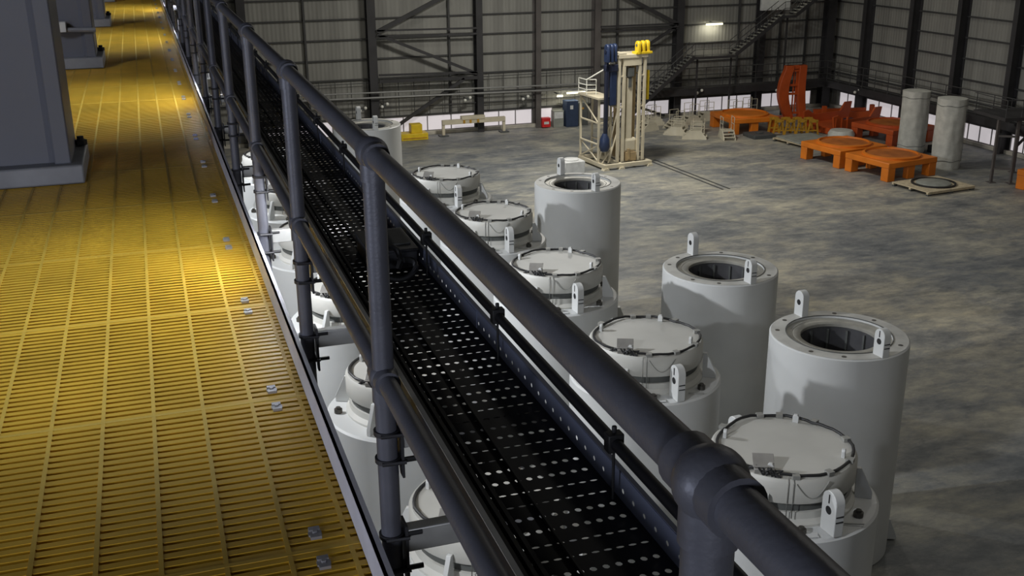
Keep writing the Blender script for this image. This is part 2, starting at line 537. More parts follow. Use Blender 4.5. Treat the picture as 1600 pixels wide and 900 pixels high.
# stairs zigzagging up the back wall
st = thing('access_stair', 'galvanised steel stair climbing the back wall with two landings', 'stairs', (34.3, 77.5, 0))
def flight(x0, z0, x1, z1):
    d = Vector((x1-x0, 0, z1-z0))
    n = int(abs(z1-z0)/.2)
    for yy in (-.5, .5):
        MB().beam((x0, yy, z0), (x1, yy, z1), .06, .28).build('stringer', M['frame'], st, smooth=False)
        hr = MB()
        for hz in (.55, 1.05):
            hr.tube((x0, yy, z0+hz), (x1, yy, z1+hz), .03, 6)
        for k in range(0, n+1, 3):
            f = k/max(1, n)
            hr.tube((x0+d.x*f, yy, z0+d.z*f), (x0+d.x*f, yy, z0+d.z*f+1.05), .025, 6)
        hr.build('stair_rail', M['girt'], st)
    tr = MB()
    for k in range(n):
        f = (k+.5)/n
        tr.box((x0+d.x*f, 0, z0+d.z*f+.06), (.30, .96, .05))
    tr.build('treads', M['stair'], st, smooth=False)
def landing(x0, x1, z):
    MB().bb(x0, x1, -.55, .55, z-.2, z).build('landing', M['frame'], st, smooth=False)
    hr = MB()
    for hz in (.55, 1.05):
        hr.tube((x0, -.52, z+hz), (x1, -.52, z+hz), .025, 6)
    k = 0
    while x0+k*.75 <= x1:
        hr.tube((x0+k*.75, -.52, z), (x0+k*.75, -.52, z+1.05), .02, 6)
        k += 1
    hr.build('stair_rail', M['girt'], st)
flight(0, 0, 6.5, 5.15)
landing(6.5, 10.1, 5.15)
flight(10.1, 5.15, 14.3, 8.05)
landing(14.3, 15.4, 8.05)
flight(15.4, 8.05, 20.0, 11.2)
for x, z in ((7.0, 5.0), (14.9, 7.9), (10.0, 5.0)):
    MB().bb(x-.06, x+.06, -.06, .06, 0, z).build('leg', M['frame'], st, smooth=False)
tag(MB().bb(47.6, 50.3, 78.85, 79.15, 8.3, 10.6).build('switch_cabinet', M['whitebox'], bevel=.03), 'pale white cabinet on the back wall at the upper stair landing', 'cabinet')
# wall lamps
def tube_lamp(label, x0, x1, yy, z, power):
    t = thing('wall_lamp', label, 'lamp', ((x0+x1)/2, yy, z))
    h = (x1-x0)/2
    MB().bb(-h, h, -.06, .10, .07, .17).build('housing', M['lampw'], t, smooth=False)
    MB().tube((-h, -.02, 0), (h, -.02, 0), .075, 10).build('tube', M['lamp'], t)
    MB().bb(-.04, .04, .1, YB-yy-.02, .08, .15).build('bracket', M['girt'], t, smooth=False)
    l = area('lamp_light', ((x0+x1)/2, yy+.02, z-.12), (x1-x0, .15), power, (1, .95, .75), ((x0+x1)/2, yy+.55, z-1.2))
tube_lamp('glowing tube lamp high on the back wall above the stair landing', 42.95, 44.4, 79.4, 7.35, 30)
tube_lamp('longer glowing tube lamp low on the back wall beside the beige mast', 30.75, 32.3, 78.75, 2.66, 22)
tube_lamp('short glowing tube lamp low on the back wall above the blue booth', 30.0, 30.45, 78.9, 2.45, 6)
tube_lamp('added unseen tube lamp above the white cabinet at the upper stair landing', 48.0, 49.6, 78.7, 11.2, 40)  # added, unseen lamp that brightens the white cabinet
# twin head emergency lamps
def twin(x, yy, z, label):
    t = thing('emergency_lamp', label, 'lamp', (x, yy, z), 0, 'twin head emergency lamps on the walls')
    MB().bb(-.12, .12, -.05, .05, -.08, .1).bb(-.03, .03, .05, (YB-yy if x < 33 else .28), -.03, .03).build('body', M['darkgrey'], t, smooth=False)
    for s in (-.2, .2):
        MB().ball((s, -.08, .13 if s > 0 else -.05), .12).build('lamp_head', M['lampw'], t)
for x, z, lab in ((14.75, 2.3, 'twin emergency lamp seen over the farthest open cask, left one'), (16.4, 2.5, 'twin emergency lamp right of the farthest open cask'), (22.8, 2.6, 'twin emergency lamp above the beige trestle beam'), (27.45, 2.42, 'twin emergency lamp above the windows left of the red box'), (41.9, 2.2, 'twin emergency lamp below the back gallery above the beige steps'), (49.2, 2.0, 'twin emergency lamp on the back wall beside the upright orange cradle')):
    twin(x, YB-1.0 if x < 33 else 78.1, z, lab)
for yy, lab in ((73.8, 'twin emergency lamp on the right wall left of the wrapped canisters'), (66.4, 'twin emergency lamp on the right wall between the two wrapped canisters')):
    twin(53.7, yy, 2.2, lab)
# floor tracks
for dx, lab in ((0, 'left of two dark floor tracks running from the beige mast'), (.45, 'right of two dark floor tracks running from the beige mast')):
    tag(MB().beam((31.55+dx, 65.5, .012), (32.25+dx, 56.5, .012), .12, .02).build('floor_track', M['track'], smooth=False), lab, 'track')

# ------------------------------------------------------------------ casks
def radial(t, rr, zz, ang, off=0.0):
    c, s_ = math.cos(ang), math.sin(ang)
    return Vector((rr*c-off*s_, rr*s_+off*c, zz))
def lug(parent, ang, z, r0, r1, h, th, hole=True):
    c, s_ = math.cos(ang), math.sin(ang)
    m = (r0+r1)/2
    hw = (r1-r0)/2
    poly = [(r0, 0), (r1, 0)]
    for k in range(9):
        a = PI*k/8
        poly.append((m+hw*math.cos(a), h-hw+hw*math.sin(a)))
    o = MB().prism(poly, -th/2, th/2, lambda u, v, t: (u*c-t*s_, u*s_+t*c, z+v)).build('lifting_lug', M['white'], parent, bevel=.012)
    if hole:
        MB().tube(radial(0, m, z+h*.55, ang, -th/2-.004), radial(0, m, z+h*.55, ang, th/2+.004), .075, 16).build('eye', M['black'], o)
        for dz in (-.05, .05):
            a = radial(0, r1+.003, z+h*.42+dz, ang)
            MB().box(a, (.012 if abs(c) > .5 else th*.8, .012 if abs(c) < .5 else th*.8, .02)).build('slot', M['black'], o, smooth=False)
        MB().box(radial(0, m, z+h*.82, ang, -th/2-.003), (.02, .02, .16)).build('slot', M['black'], o, smooth=False)
    return o
def lidded():
    t = thing('storage_cask', 'x', 'cask', (0, 0, 0), 0, 'lidded white casks')
    MB().lathe([(1.62, 0), (1.7, .05), (1.7, 6.02), (1.66, 6.06), (1.30, 6.075), (.6, 6.08)], 72).build('body', M['white'], t)
    MB().lathe([(1.29, 6.06), (1.29, 6.12), (1.22, 6.2), (1.22, 6.33), (.5, 6.33)], 64).build('lid_seat', M['lid'], t)
    MB().lathe([(1.17, 6.32), (1.17, 6.52), (.5, 6.52)], 64).build('seal_band', M['gap'], t)
    lid = MB().lathe([(.5, 6.5), (1.25, 6.5), (1.27, 6.53), (1.27, 6.88), (1.22, 6.945), (.9, 6.95), (.001, 6.955)], 72).build('lid', M['lid'], t)
    # cable looped round the lid
    rnd = random.Random(3)
    pts = []
    knots = [(-125, 1.12), (-102, 1.17), (-80, 1.16), (-54, 1.17), (-23, 1.2), (11, 1.19), (30, 1.1), (56, 1.17), (75, 1.17), (93, 1.19), (120, 1.1), (152, 1.16), (178, 1.19), (200, 1.16), (215, 1.05)]
    for i in range(len(knots)-1):
        (a0, r0), (a1, r1) = knots[i], knots[i+1]
        for k in range(4):
            f = k/4
            pts.append(radial(0, r0+(r1-r0)*f, 6.985+.012*math.sin(i*2.1+k), R(a0+(a1-a0)*f)))
    MB().path(pts, .028, 7).build('loop_cable', M['black'], t)
    for a in (-112, -82, -50, -10, 30, 62, 80, 125):
        MB().box(radial(0, 1.17, 6.985, R(a)), (.13, .12, .07), Matrix.Rotation(R(a), 3, 'Z')).build('cable_clip', M['clip'], t, smooth=False)
    for a in (46, 142, -44, -134):
        c, s_ = math.cos(R(a)), math.sin(R(a))
        poly = [(-.055, 0), (.055, 0), (.055, .12), (.03, .16), (-.03, .16), (-.055, .12)]
        o = MB().prism(poly, -.03, .03, lambda u, v, q: (1.03*c-u*s_-q*c, 1.03*s_+u*c-q*s_, 6.95+v)).build('eye_lug', M['white'], t, bevel=.006)
    # instrument box with raised cover
    bx = MB().box(radial(0, 1.05, 6.99, R(-140)), (.34, .24, .09), Matrix.Rotation(R(-25), 3, 'Z')).build('instrument_box', M['box'], t, bevel=.01)
    MB().box(radial(0, 1.0, 7.11, R(-142)), (.36, .30, .02), Matrix.Rotation(R(-25), 3, 'Z') @ Matrix.Rotation(R(24), 3, 'X')).build('box_cover', M['box'], bx, bevel=.006)
    wires = MB()
    for k in range(9):
        a0 = R(-140+rnd.uniform(-13, 13))
        p0 = radial(0, 1.1+rnd.uniform(-.05, .1), 6.99, a0)
        p1 = radial(0, 1.13+rnd.uniform(-.03, .1), 7.03+rnd.uniform(0, .06), a0+R(rnd.uniform(-8, 8)))
        p2 = radial(0, 1.2, 6.95, a0+R(rnd.uniform(-10, 10)))
        wires.path([p0, p1, p2], .016, 6)
        wires.ball(p0, .034, 8, 6)
    wires.build('wiring', M['black'], bx)
    # thin sensor leads down the lid side
    ld = MB()
    for a in (-118, -114):
        ld.path([radial(0, 1.2, 6.98, R(a)), radial(0, 1.285, 6.9, R(a)), radial(0, 1.285, 6.25, R(a))], .009, 5)
    lp = [radial(0, 1.285, 6.9-.28*math.sin(PI*k/12), R(-112+26*k/12)) for k in range(13)]
    ld.path(lp, .008, 5)
    ld.build('sensor_lead', M['clip'], t)
    # lifting lugs and guide gussets on the shoulder
    lug(t, R(-88), 6.07, 1.31, 1.69, .78, .18)
    lug(t, R(92), 6.07, 1.31, 1.69, .78, .18)
    for a, hh in ((-133, .6), (-30, .58), (30, .58), (152, .6)):
        c, s_ = math.cos(R(a)), math.sin(R(a))
        MB().prism([(1.28, 0), (1.58, 0), (1.58, .12), (1.36, hh), (1.28, hh)], -.04, .04, lambda u, v, q: (u*c-q*s_, u*s_+q*c, 6.07+v)).build('guide_gusset', M['white'], t, bevel=.006)
    for a in (-108, -58, 8, 175):
        o = MB().tube(radial(0, 1.46, 6.07, R(a)), radial(0, 1.46, 6.16, R(a)), .085, 10).tube(radial(0, 1.46, 6.16, R(a)), radial(0, 1.46, 6.2, R(a)), .05, 8).build('plug', M['plug'], t)
    MB().box(radial(0, 1.56, 6.085, R(-104)), (.3, .12, .012), Matrix.Rotation(R(-14), 3, 'Z')).build('label_plate', M['whitebox'], t, smooth=False)
    MB().tube(radial(0, 1.45, 6.1, R(-75)), radial(0, 1.68, 6.1, R(-66)), .012, 6).build('shoulder_seam', M['clip'], t)
    return t
cask = lidded()
mid = ['white lidded cask nearest the camera, in the row right of the handrail', 'second white lidded cask from the camera, in the row right of the handrail', 'third white lidded cask from the camera, in the row right of the handrail', 'fourth white lidded cask from the camera, in the row right of the handrail', 'farthest white lidded cask in the row right of the handrail']
for i, yy in enumerate((14.8, 20.4, 26.1, 31.75, 37.5)):
    if i == 0:
        cask.location = (9.95, yy, 0)
        cask['label'] = mid[0]
    else:
        dup(cask, (9.91, yy, 0), label=mid[i])
low = ['brightly lit white lidded cask below the handrail at the bottom edge', 'white lidded cask seen under the middle rail beside the nearest full post', 'white lidded cask seen under the middle rail at the second full post', 'white lidded cask seen below the handrail behind the third post', 'white lidded cask seen below the handrail behind the fourth post', 'white lidded cask seen below the handrail behind the fifth post']
for i in range(6):
    c = dup(cask, (4.45, 14.8+5.7*i, 0), label=low[i])
    c['group'] = 'lidded white casks under the walkway edge'

def open_cask(label):
    t = thing('open_cask', label, 'cask', (0, 0, 0), 0, 'open white casks without lids')
    MB().lathe([(1.62, 0), (1.7, .05), (1.7, 5.84), (1.67, 5.87), (1.29, 5.87), (1.29, 5.70), (1.0, 5.70)], 72, cap=False).build('body', M['white'], t)
    MB().lathe([(1.66, 5.874), (1.31, 5.874), (1.31, 5.878), (1.66, 5.878)], 72, closed=True).build('rim', M['white2'], t)
    MB().lathe([(1.285, 5.72), (1.285, 5.825), (1.14, 5.825), (1.125, 5.812), (1.11, 5.825), (.94, 5.80), (.93, 5.79), (.93, 5.72)], 72, closed=True).build('inner_ring', M['ring'], t)
    MB().lathe([(.95, 5.76), (.95, .3), (.01, .3)], 64, cap=False).build('bore', M['bore'], t)
    for k in range(12):
        a = 2*PI*k/12+.2
        MB().box(radial(0, .925, 3.0, a), (.05, .055, 5.3), Matrix.Rotation(a, 3, 'Z')).build('guide_rib', M['gap'], t, smooth=False)
    MB().path([radial(0, 1.30, 5.885, R(a)) for a in range(0, 360, 6)], .012, 5, True).build('seal', M['gap'], t)
    for a in (-85, 95):
        lug(t, R(a), 5.86, 1.34, 1.68, .70, .2)
    for a in (-150, -120, -50, 20, 150, 120, 60):
        MB().tube(radial(0, 1.5, 5.87, R(a)), radial(0, 1.5, 5.884, R(a)), .06, 10).build('bolt_hole', M['plug'], t)
    c, s_ = math.cos(R(-20)), math.sin(R(-20))
    MB().prism([(1.66, 0), (2.0, 0), (2.0, .1), (1.8, .6), (1.66, .6)], -.12, .12, lambda u, v, q: (u*c-q*s_, u*s_+q*c, v+.05)).build('foot_bracket', M['white'], t, bevel=.01)
    return t
oc = open_cask('open white cask nearest the camera, behind the nearest lidded cask')
oc.location = (15.7, 21.35, 0)
dup(oc, (15.55, 27.15, 0), label='second open white cask from the camera, behind the second lidded cask')
dup(oc, (15.6, 38.7, 0), label='open white cask in front of the beige mast, behind the third lidded cask')
dup(oc, (10.25, 54.0, 0), label='farthest open white cask, beside the yellow block by the back wall')

# ------------------------------------------------------------------ walkway deck
GX0, GX1 = -2.6, .405
def panel():
    t = thing('grating_panel', 'x', 'grating', (0, 0, 0), 0, 'yellow grating panels of the walkway')
    b = MB()
    for k in range(25):
        yy = .02+.04*k
        b.bb(GX0, GX1, yy-.012, yy+.012, -.038, 0)
    b.build('bearing_bars', M['yellow'], t, smooth=False)
    r_ = MB()
    x = .377
    while x > GX0:
        r_.bb(x-.0065, x+.0065, .004, .996, -.03, .0012)
        x -= .162
    for yy in (.004, .996):
        r_.bb(GX0, GX1, yy-.004, yy+.004, -.036, .0015)
    r_.build('cross_rods', M['yellow2'], t, smooth=False)
    for yy in (.075, .925):
        c = MB().bb(.276, .312, yy-.010, yy+.010, .001, .006).bb(.279, .309, yy-.028, yy-.010, .001, .010).bb(.279, .309, yy+.010, yy+.028, .001, .010).build('clip', M['galv'], t, smooth=False)
        MB().tube((.294, yy, .005), (.294, yy, .013), .007, 6).build('screw', M['galv'], c)
    return t
pn = panel()
y0 = 1.54
for k in range(28):
    lab = ORD[k]+' yellow grating panel of the walkway counting from the camera'
    if k == 0:
        pn.location = (0, y0, DZ)
        pn['label'] = lab
    else:
        dup(pn, (0, y0+k, DZ), label=lab)
# channel that carries the deck edge and cross beams below
tag(MB().bb(.41, .43, .2, 30, DZ-.22, DZ-.005).bb(.33, .41, .2, 30, DZ-.22, DZ-.2).bb(.33, .41, .2, 30, DZ-.055, DZ-.041).build('edge_channel', M['colpaint'], smooth=False), 'blue grey steel channel carrying the yellow walkway edge', 'beam')
for k, yy in enumerate((2.5, 7.6, 13.4, 18.5, 23.8)):
    tag(MB().bb(GX0, .32, yy-.06, yy+.06, DZ-.3, DZ-.041).build('cross_beam', M['colpaint'], smooth=False), ORD[k]+' steel cross beam under the yellow walkway from the camera', 'beam', 'cross beams under the walkway')
# crane columns standing on the walkway
def crane_column(label, yy):
    t = thing('crane_column', label, 'column', (-1.2, yy, DZ), 0, 'blue grey columns along the walkway')
    MB().bb(-.85, .75, -.40, .42, .004, .125).build('base_plate', M['basepl'], t, bevel=.012)
    HT = HH-DZ-.05
    MB().bb(-.7, .58, -.27, -.21, .12, HT).build('web', M['colpaint'], t, smooth=False)
    MB().bb(.58, .68, -.33, .33, .12, HT).build('flange', M['colpaint'], t, bevel=.01)
    MB().bb(-.8, -.7, -.33, .33, .12, HT).build('flange', M['colpaint'], t, bevel=.01)
    MB().prism([(0, 0), (.035, 0), (0, .07)], .13, HT, lambda u, v, q: (.58-u, -.27-v*.5, q)).build('fillet', M['colpaint'], t, smooth=False)
    for bx_, by in ((.715, .25), (.715, -.1)):
        if by > 0:
            n = MB().tube((bx_, by, .125), (bx_, by, .19), .022, 8).tube((bx_, by, .13), (bx_, by, .165), .042, 6).build('anchor_bolt', M['black'], t)
    return t
cl = ['nearest blue grey steel column standing on the yellow walkway', 'second blue grey steel column on the yellow walkway, with a white box and pipe', 'third blue grey steel column on the yellow walkway', 'fourth blue grey steel column on the yellow walkway', 'farthest blue grey steel column on the yellow walkway']
cols = [crane_column(cl[k], yy) for k, yy in enumerate((7.62, 13.45, 18.5, 23.9, 29.3))]
t = thing('conduit', 'thin grey conduit with white box across the second walkway column', 'pipe', (-.85, 13.08, DZ+.45))
MB().tube((-.9, 0, .015), (.36, 0, -.03), .026, 8).build('tube', M['basepl'], t)
MB().bb(-.06, .06, -.05, .06, -.04, .07).build('end_box', M['whitebox'], t, bevel=.006)
# added, unseen downlights per bay; a plate cuts their pools of light
for k, yy in enumerate((-.9, 4.75, 10.3, 15.9, 21.0, 26.4)):
    t = thing('added_downlight', ORD[k]+' added unseen downlight above the yellow walkway from the camera', 'lamp', (.08, yy, DZ+2.9), 0, 'added downlights above the walkway')
    MB().bb(-.12, .10, -.2, .2, .06, .12).build('housing', M['darkgrey'], t, smooth=False)
    MB().bb(.055, .07, -.6, .6, -.62, .06).build('pool_cutoff', M['darkgrey'], t, smooth=False)
    MB().tube((0, 0, .12), (0, 0, HH-DZ-2.92), .02, 8).build('hanger', M['darkgrey'], t)
    l = bpy.data.lights.new('added_downlight_spot', 'SPOT')
    l.energy = 300
    l.color = (.76, .88, 1.0)
    l.spot_size = R(76)
    l.spot_blend = 1.0
    l.shadow_soft_size = .03
    o = bpy.data.objects.new('added_downlight_spot', l)
    col.objects.link(o)
    o.parent = t
    o.location = (0, 0, 0)
    d = Vector((-.25, 0, -2.9))
    o.rotation_euler = d.to_track_quat('-Z', 'Y').to_euler()

# ------------------------------------------------------------------ handrail
HX = .459
TOPZ, MIDZ = DZ+1.093, DZ+.545
hr = thing('handrail', 'blue grey tubular handrail with ball joints along the walkway edge', 'handrail', (HX, 0, DZ))
MB().tube((0, -.6, TOPZ-DZ), (0, 31, TOPZ-DZ), .0245, 20).build('top_rail', M['rail'], hr)
MB().tube((0, -.6, MIDZ-DZ), (0, 31, MIDZ-DZ), .0235, 20).build('mid_rail', M['rail'], hr)
MB().bb(.402-HX, .410-HX, .2, 30.5, .006, .115).bb(.402-HX, .424-HX, .2, 30.5, .107, .115).build('toe_plate', M['toe'], hr, smooth=False)
posts = [.795, 2.374, 3.835, 5.29]+[6.80+1.5*k for k in range(16)]
posts = [-.7]+posts
first = None
def make_post(yy):
    p = MB().tube((0, 0, -1.0), (0, 0, TOPZ-DZ), .026, 20).build('post', M['rail'], hr, (0, yy, 0))
    for z, r_ in ((TOPZ-DZ, .038), (MIDZ-DZ, .036)):
        j = MB().ball((0, 0, z), r_, 24, 14).tube((0, -.05, z), (0, .05, z), .031, 20).tube((0, 0, z-.062), (0, 0, z), .030, 20)
        j.build('ball_joint', M['rail'], p)
    for z in (.40, .325, .11, .015):
        MB().lathe([(.026, z-.006), (.032, z-.006), (.032, z+.006), (.026, z+.006)], 20, closed=True).tube((-.02, -.03, z), (.04, -.034, z), .005, 6).build('clamp_ring', M['clamp'], p)
    # clamp plate, bolts and the arms that carry the tray
    pl = MB().prism([(-.03, .28), (-.03, .44), (.03, .44), (.03, .34), (.0, .28)], .03, .036, lambda u, v, q: (q, u, v)).build('clamp_plate', M['clamp'], p, smooth=False)
    for bz in (.40, .325):
        MB().tube((.03, -.02, bz), (.075, -.02, bz), .007, 6).build('bolt', M['black'], pl)
    pl = MB().prism([(-.03, -.03), (-.03, .14), (.03, .14), (.03, .03), (.0, -.03)], .03, .037, lambda u, v, q: (q, u, v)).build('clamp_plate', M['clamp'], p, smooth=False)
    for bz in (.115, .015):
        MB().tube((.03, -.02, bz), (.075, -.02, bz), .007, 6).build('bolt', M['black'], pl)
    MB().bb(.037, .43, -.02, .02, .06, .125).build('tray_arm', M['arm'], p, bevel=.003)
    MB().bb(.037, .42, -.018, .018, .355, .392).build('tray_arm', M['arm'], p, bevel=.003)
    return p
p0 = make_post(posts[0])
for yy in posts[1:]:
    c = p0.copy()
    col.objects.link(c)
    c.parent = hr
    c.location = (0, yy, 0)
    for ch in list(p0.children):
        d = ch.copy()
        col.objects.link(d)
        d.parent = c
        for g in list(ch.children):
            e = g.copy()
            col.objects.link(e)
            e.parent = d
# flatten: bolts become sub-parts of their post
for o in [o for o in bpy.data.objects if o.name.startswith('bolt') and o.parent and o.parent.name.startswith('clamp_plate')]:
    o.parent = o.parent.parent

# ------------------------------------------------------------------ perforated cable tray
TX0, TX1, TZ = .535, .870, CZ-1.200
tr = thing('cable_tray', 'black perforated steel cable tray hung outside the handrail', 'cable tray', (0, 0, TZ))
b = MB()
px, py = .0268, .0535
nx, yA, yE = 12, .35, 24.0
xh0 = .846-px*(nx-1)
ny = int((yE-yA)/py)
NS = 8
vs, fs = b.v, b.f
def cell(cx, cy, rx, ry):
    o = len(vs)
    for k in range(NS):
        a = PI/4*k
        vs.append((cx+rx*math.cos(a), cy+ry*math.sin(a), 0))
    hx, hy = px/2, py/2
    for sx, sy in ((1, 0), (1, 1), (0, 1), (-1, 1), (-1, 0), (-1, -1), (0, -1), (1, -1)):
        vs.append((cx+sx*hx, cy+sy*hy, 0))
    for k in range(NS):
        l = (k+1) % NS
        fs.append((o+k, o+NS+k, o+NS+l, o+l))
for j in range(ny):
    cy = yA+py*(j+.5)
    slot = (j % 4) in (1, 2)
    for i in range(nx):
        cell(xh0+px*i, cy, .0093 if slot else .0074, .0045 if slot else .0082)
xl, xr = xh0-px/2, xh0+px*(nx-.5)
yend = yA+py*ny
b.add([(TX0, yA, 0), (xl, yA, 0), (xl, yend, 0), (TX0, yend, 0)], [(0, 1, 2, 3)])
b.add([(xr, yA, 0), (TX1, yA, 0), (TX1, yend, 0), (xr, yend, 0)], [(0, 1, 2, 3)])
b.add([(TX0, yend, 0), (TX1, yend, 0), (TX1, 31, 0), (TX0, 31, 0)], [(0, 1, 2, 3)])
b.build('tray_base', M['tray'], tr, smooth=False, solid=.0015)
MB().bb(TX0-.002, TX0, yA, 31, -.002, .062).build('side_flange', M['tray'], tr, smooth=False)
MB().bb(TX0-.002, TX0+.011, yA, 31, .0622, .0645).build('lit_flange_edge', M['arm'], tr, smooth=False)  # pale strip paints the light along the flange's top edge
# far flange carries its own row of holes
b = MB()
vs, fs = b.v, b.f
for j in range(ny):
    cy = yA+py*(j+.5)
    o = len(vs)
    for k in range(8):
        a = PI/4*k
        vs.append((TX1, cy+.007*math.cos(a), .024+.006*math.sin(a)))
    for sy, sz in ((1, 0), (1, 1), (0, 1), (-1, 1), (-1, 0), (-1, -1), (0, -1), (1, -1)):
        vs.append((TX1, cy+sy*py/2, .024+sz*.024))
    for k in range(8):
        l = (k+1) % 8
        fs.append((o+k, o+8+k, o+8+l, o+l))
b.add([(TX1, yA, .048), (TX1, yend, .048), (TX1, yend, .064), (TX1, yA, .064)], [(0, 1, 2, 3)])
b.add([(TX1, yend, 0), (TX1, 31, 0), (TX1, 31, .064), (TX1, yend, .064)], [(0, 1, 2, 3)])
b.add([(TX1, yA, .064), (TX1, 31, .064), (TX1+.012, 31, .064), (TX1+.012, yA, .064)], [(0, 1, 2, 3)])
b.build('side_flange', M['trayside'], tr, smooth=False, solid=.0015)
for k in range(10):
    yy = 3.05+3*k
    MB().bb(TX1-.004, TX1-.001, yy-.09, yy+.09, .006, .058).build('splice_plate', M['trayside'], tr, smooth=False)
# one thin cable; the other cables are added to darken the near side
for x0, r_, lab in ((.690, .0045, 'thin black cable lying alone along the middle of the perforated tray'), (.549, .0105, 'added black cable darkening the near side of the perforated tray'), (.571, .0095, 'added darkening black cable, second from the near side of the perforated tray'), (.590, .009, 'added darkening black cable, third from the near side of the perforated tray'), (.609, .009, 'added darkening black cable, fourth from the near side of the perforated tray')):
    pts = [(x0+(.008 if x0 > .65 else .0006)*math.sin(yy*1.7+x0*30), yy, TZ+r_+.001) for yy in [.4+.35*k for k in range(86)]]
    tag(MB().path(pts, r_, 6).build('cable', M['black']), lab, 'cable')
# conduit on stand-offs over the far tray edge
cn = thing('conduit', 'thin dark conduit on little stand-off rods above the far tray edge', 'pipe', (.852, 0, TZ))
MB().tube((0, .35, .138), (0, 31, .138), .0135, 12).build('tube', M['tray'], cn)
for k in range(36):
    yy = 1.08+.81*k
    s = MB().tube((0, 0, .001), (0, 0, .14), .0035, 8).build('stand_off', M['black'], cn, (0, yy, 0))
    MB().bb(-.018, .018, -.014, .014, .118, .16).tube((.0, 0, .16), (.0, 0, .176), .006, 8).build('saddle', M['black'], s, bevel=.004)
# junction box and loop of cable in the tray
jb = thing('junction_box', 'dark grey junction box set across the perforated tray', 'box', (.705, 3.74, TZ+.002))
MB().bb(-.03, .14, -.12, .16, 0, .062).build('body', M['clamp'], jb, bevel=.004)
MB().bb(-.035, .145, -.125, .165, .062, .072).build('cover', M['clamp'], jb, bevel=.003)
MB().bb(.03, .13, -.06, .13, .072, .076).build('plate', M['gap'], jb, smooth=False)
pts = []
for k in range(30):
    a = 2*PI*k/22-.5
    pts.append((.70+.05*math.cos(a)+.0016*k, 3.50+.03*math.sin(a)-.004*k, TZ+.075+.06*math.sin(a)*(1-.02*k)))
tag(MB().path(pts, .010, 8).build('cable_loop', M['black']), 'looped black cable standing in the tray before the junction box', 'cable')

# thin dark poles beside the casks under the walkway
for (x, yy, zt), lab in (((2.62, 19.7, 5.95), 'thin dark vertical pole beside the cask under the nearest full post'), ((2.70, 31.1, 5.95), 'thin dark vertical pole beside the cask farther along the walkway')):
    tag(MB().tube((x, yy, 0), (x, yy, zt), .045, 10).build('pole', M['plug']), lab, 'pole')

# ------------------------------------------------------------------ beige mast machine
ms = thing('lifting_mast', 'tall beige steel lifting mast with side platform standing on the floor', 'machine', (27.5, 63.6, 0), R(6))
def part(name, m, *bbs, **kw):
    mb = MB()
    for q in bbs:
        mb.bb(*q)
    return mb.build(name, m, ms, smooth=False, **kw)
part('base_frame', M['beige'], (0, 3.6, 0, .25, .12, .36), (0, 3.6, 3.4, 3.65, .12, .36), (0, .25, .25, 3.4, .12, .36), (3.35, 3.6, .25, 3.4, .12, .36), (1.3, 1.5, .25, 3.4, .12, .34), (2.3, 2.5, .25, 3.4, .12, .34))
for x, yy in ((.15, .12), (3.45, .12), (.15, 3.5), (3.45, 3.5), (1.3, .1)):
    MB().prism([(-.22, 0), (.22, 0), (.14, .14), (-.14, .14)], -.2, .2, lambda u, v, q: (x+u, yy+q, v)).build('foot', M['beige'], ms, smooth=False)
for x, yy in ((1.25, .55), (1.62, .55), (2.78, .55), (3.15, .55), (1.25, 2.0), (3.15, 2.0)):
    part('mast_post', M['beige'], (x-.085, x+.085, yy-.085, yy+.085, .36, 7.2))
for z in (3.9, 5.9):
    part('cross_beam', M['beige'], (1.2, 1.7, .5, .6, z, z+.1), (2.72, 3.2, .5, .6, z, z+.1), (1.2, 1.3, .6, 2.0, z, z+.1), (3.1, 3.2, .6, 2.0, z, z+.1))
part('top_beam', M['beige'], (1.15, 3.3, .4, 2.1, 7.1, 7.3), (1.6, 2.85, .45, 1.0, 6.6, 7.1), (.5, 1.2, .5, .62, 7.1, 7.25), (.9, 1.7, .42, 1.4, 7.3, 7.42))
part('ram', M['beige'], (1.92, 2.36, .62, 1.0, 1.5, 5.8), bevel=.05)
part('ram_foot', M['beige'], (1.7, 2.75, .55, 1.2, .9, 1.9), bevel=.2)
part('shadow_strip', M['beige2'], (2.36, 2.72, .9, 1.3, .5, 6.6), (1.65, 1.8, 1.6, 1.9, .5, 6.5))  # brown strips stand in for the shadow beside the ram
part('hook_block', M['gap'], (1.92, 2.35, .5, .9, 5.9, 6.45), (2.0, 2.2, .55, .8, 5.2, 5.9))
part('valve_pack', M['beige2'], (1.85, 2.6, .4, .9, .4, .95), (1.95, 2.1, .35, .5, .5, 1.2))
for k in range(6):
    part('ladder_rung', M['beige'], (2.83, 3.1, .53, .57, .9+k*1.0, .95+k*1.0))
# left platform frame
for x, yy in ((.08, 1.0), (.08, 3.5), (.95, 1.0), (.95, 3.5)):
    part('frame_leg', M['beige'], (x-.06, x+.06, yy-.06, yy+.06, .36, 4.5))
part('platform', M['beige'], (-.1, 1.15, .8, 3.6, 4.5, 4.62))
for z in (1.5, 2.9):
    part('frame_rail', M['beige'], (.02, .14, 1, 3.5, z, z+.08), (.08, .95, .95, 1.05, z, z+.08), (.89, 1.01, 1, 3.5, z, z+.08))
for a, b_ in (((.08, 1.0, .4), (.95, 1.0, 2.9)), ((.08, 1.0, .4), (.08, 3.5, 1.5)), ((.08, 3.5, .4), (.08, 1.0, 1.5)), ((.08, 1.0, 2.9), (.08, 3.5, 4.4)), ((.95, 1.0, 1.5), (1.25, .6, 3.9)), ((.08, 1.2, .4), (1.2, 1.6, 3.2)), ((.5, .4, .4), (1.25, .7, 2.2)), ((.1, .5, .4), (.9, .6, 1.4))):
    MB().beam(a, b_, .07, .07).build('diagonal', M['beige'], ms, smooth=False)
for z in (4.95, 5.25, 5.6):
    MB().path([(-.1, 3.5, z), (-.1, 2.4, z), (.5, 2.2, z)], .03, 6).build('handrail', M['lampw'], ms)
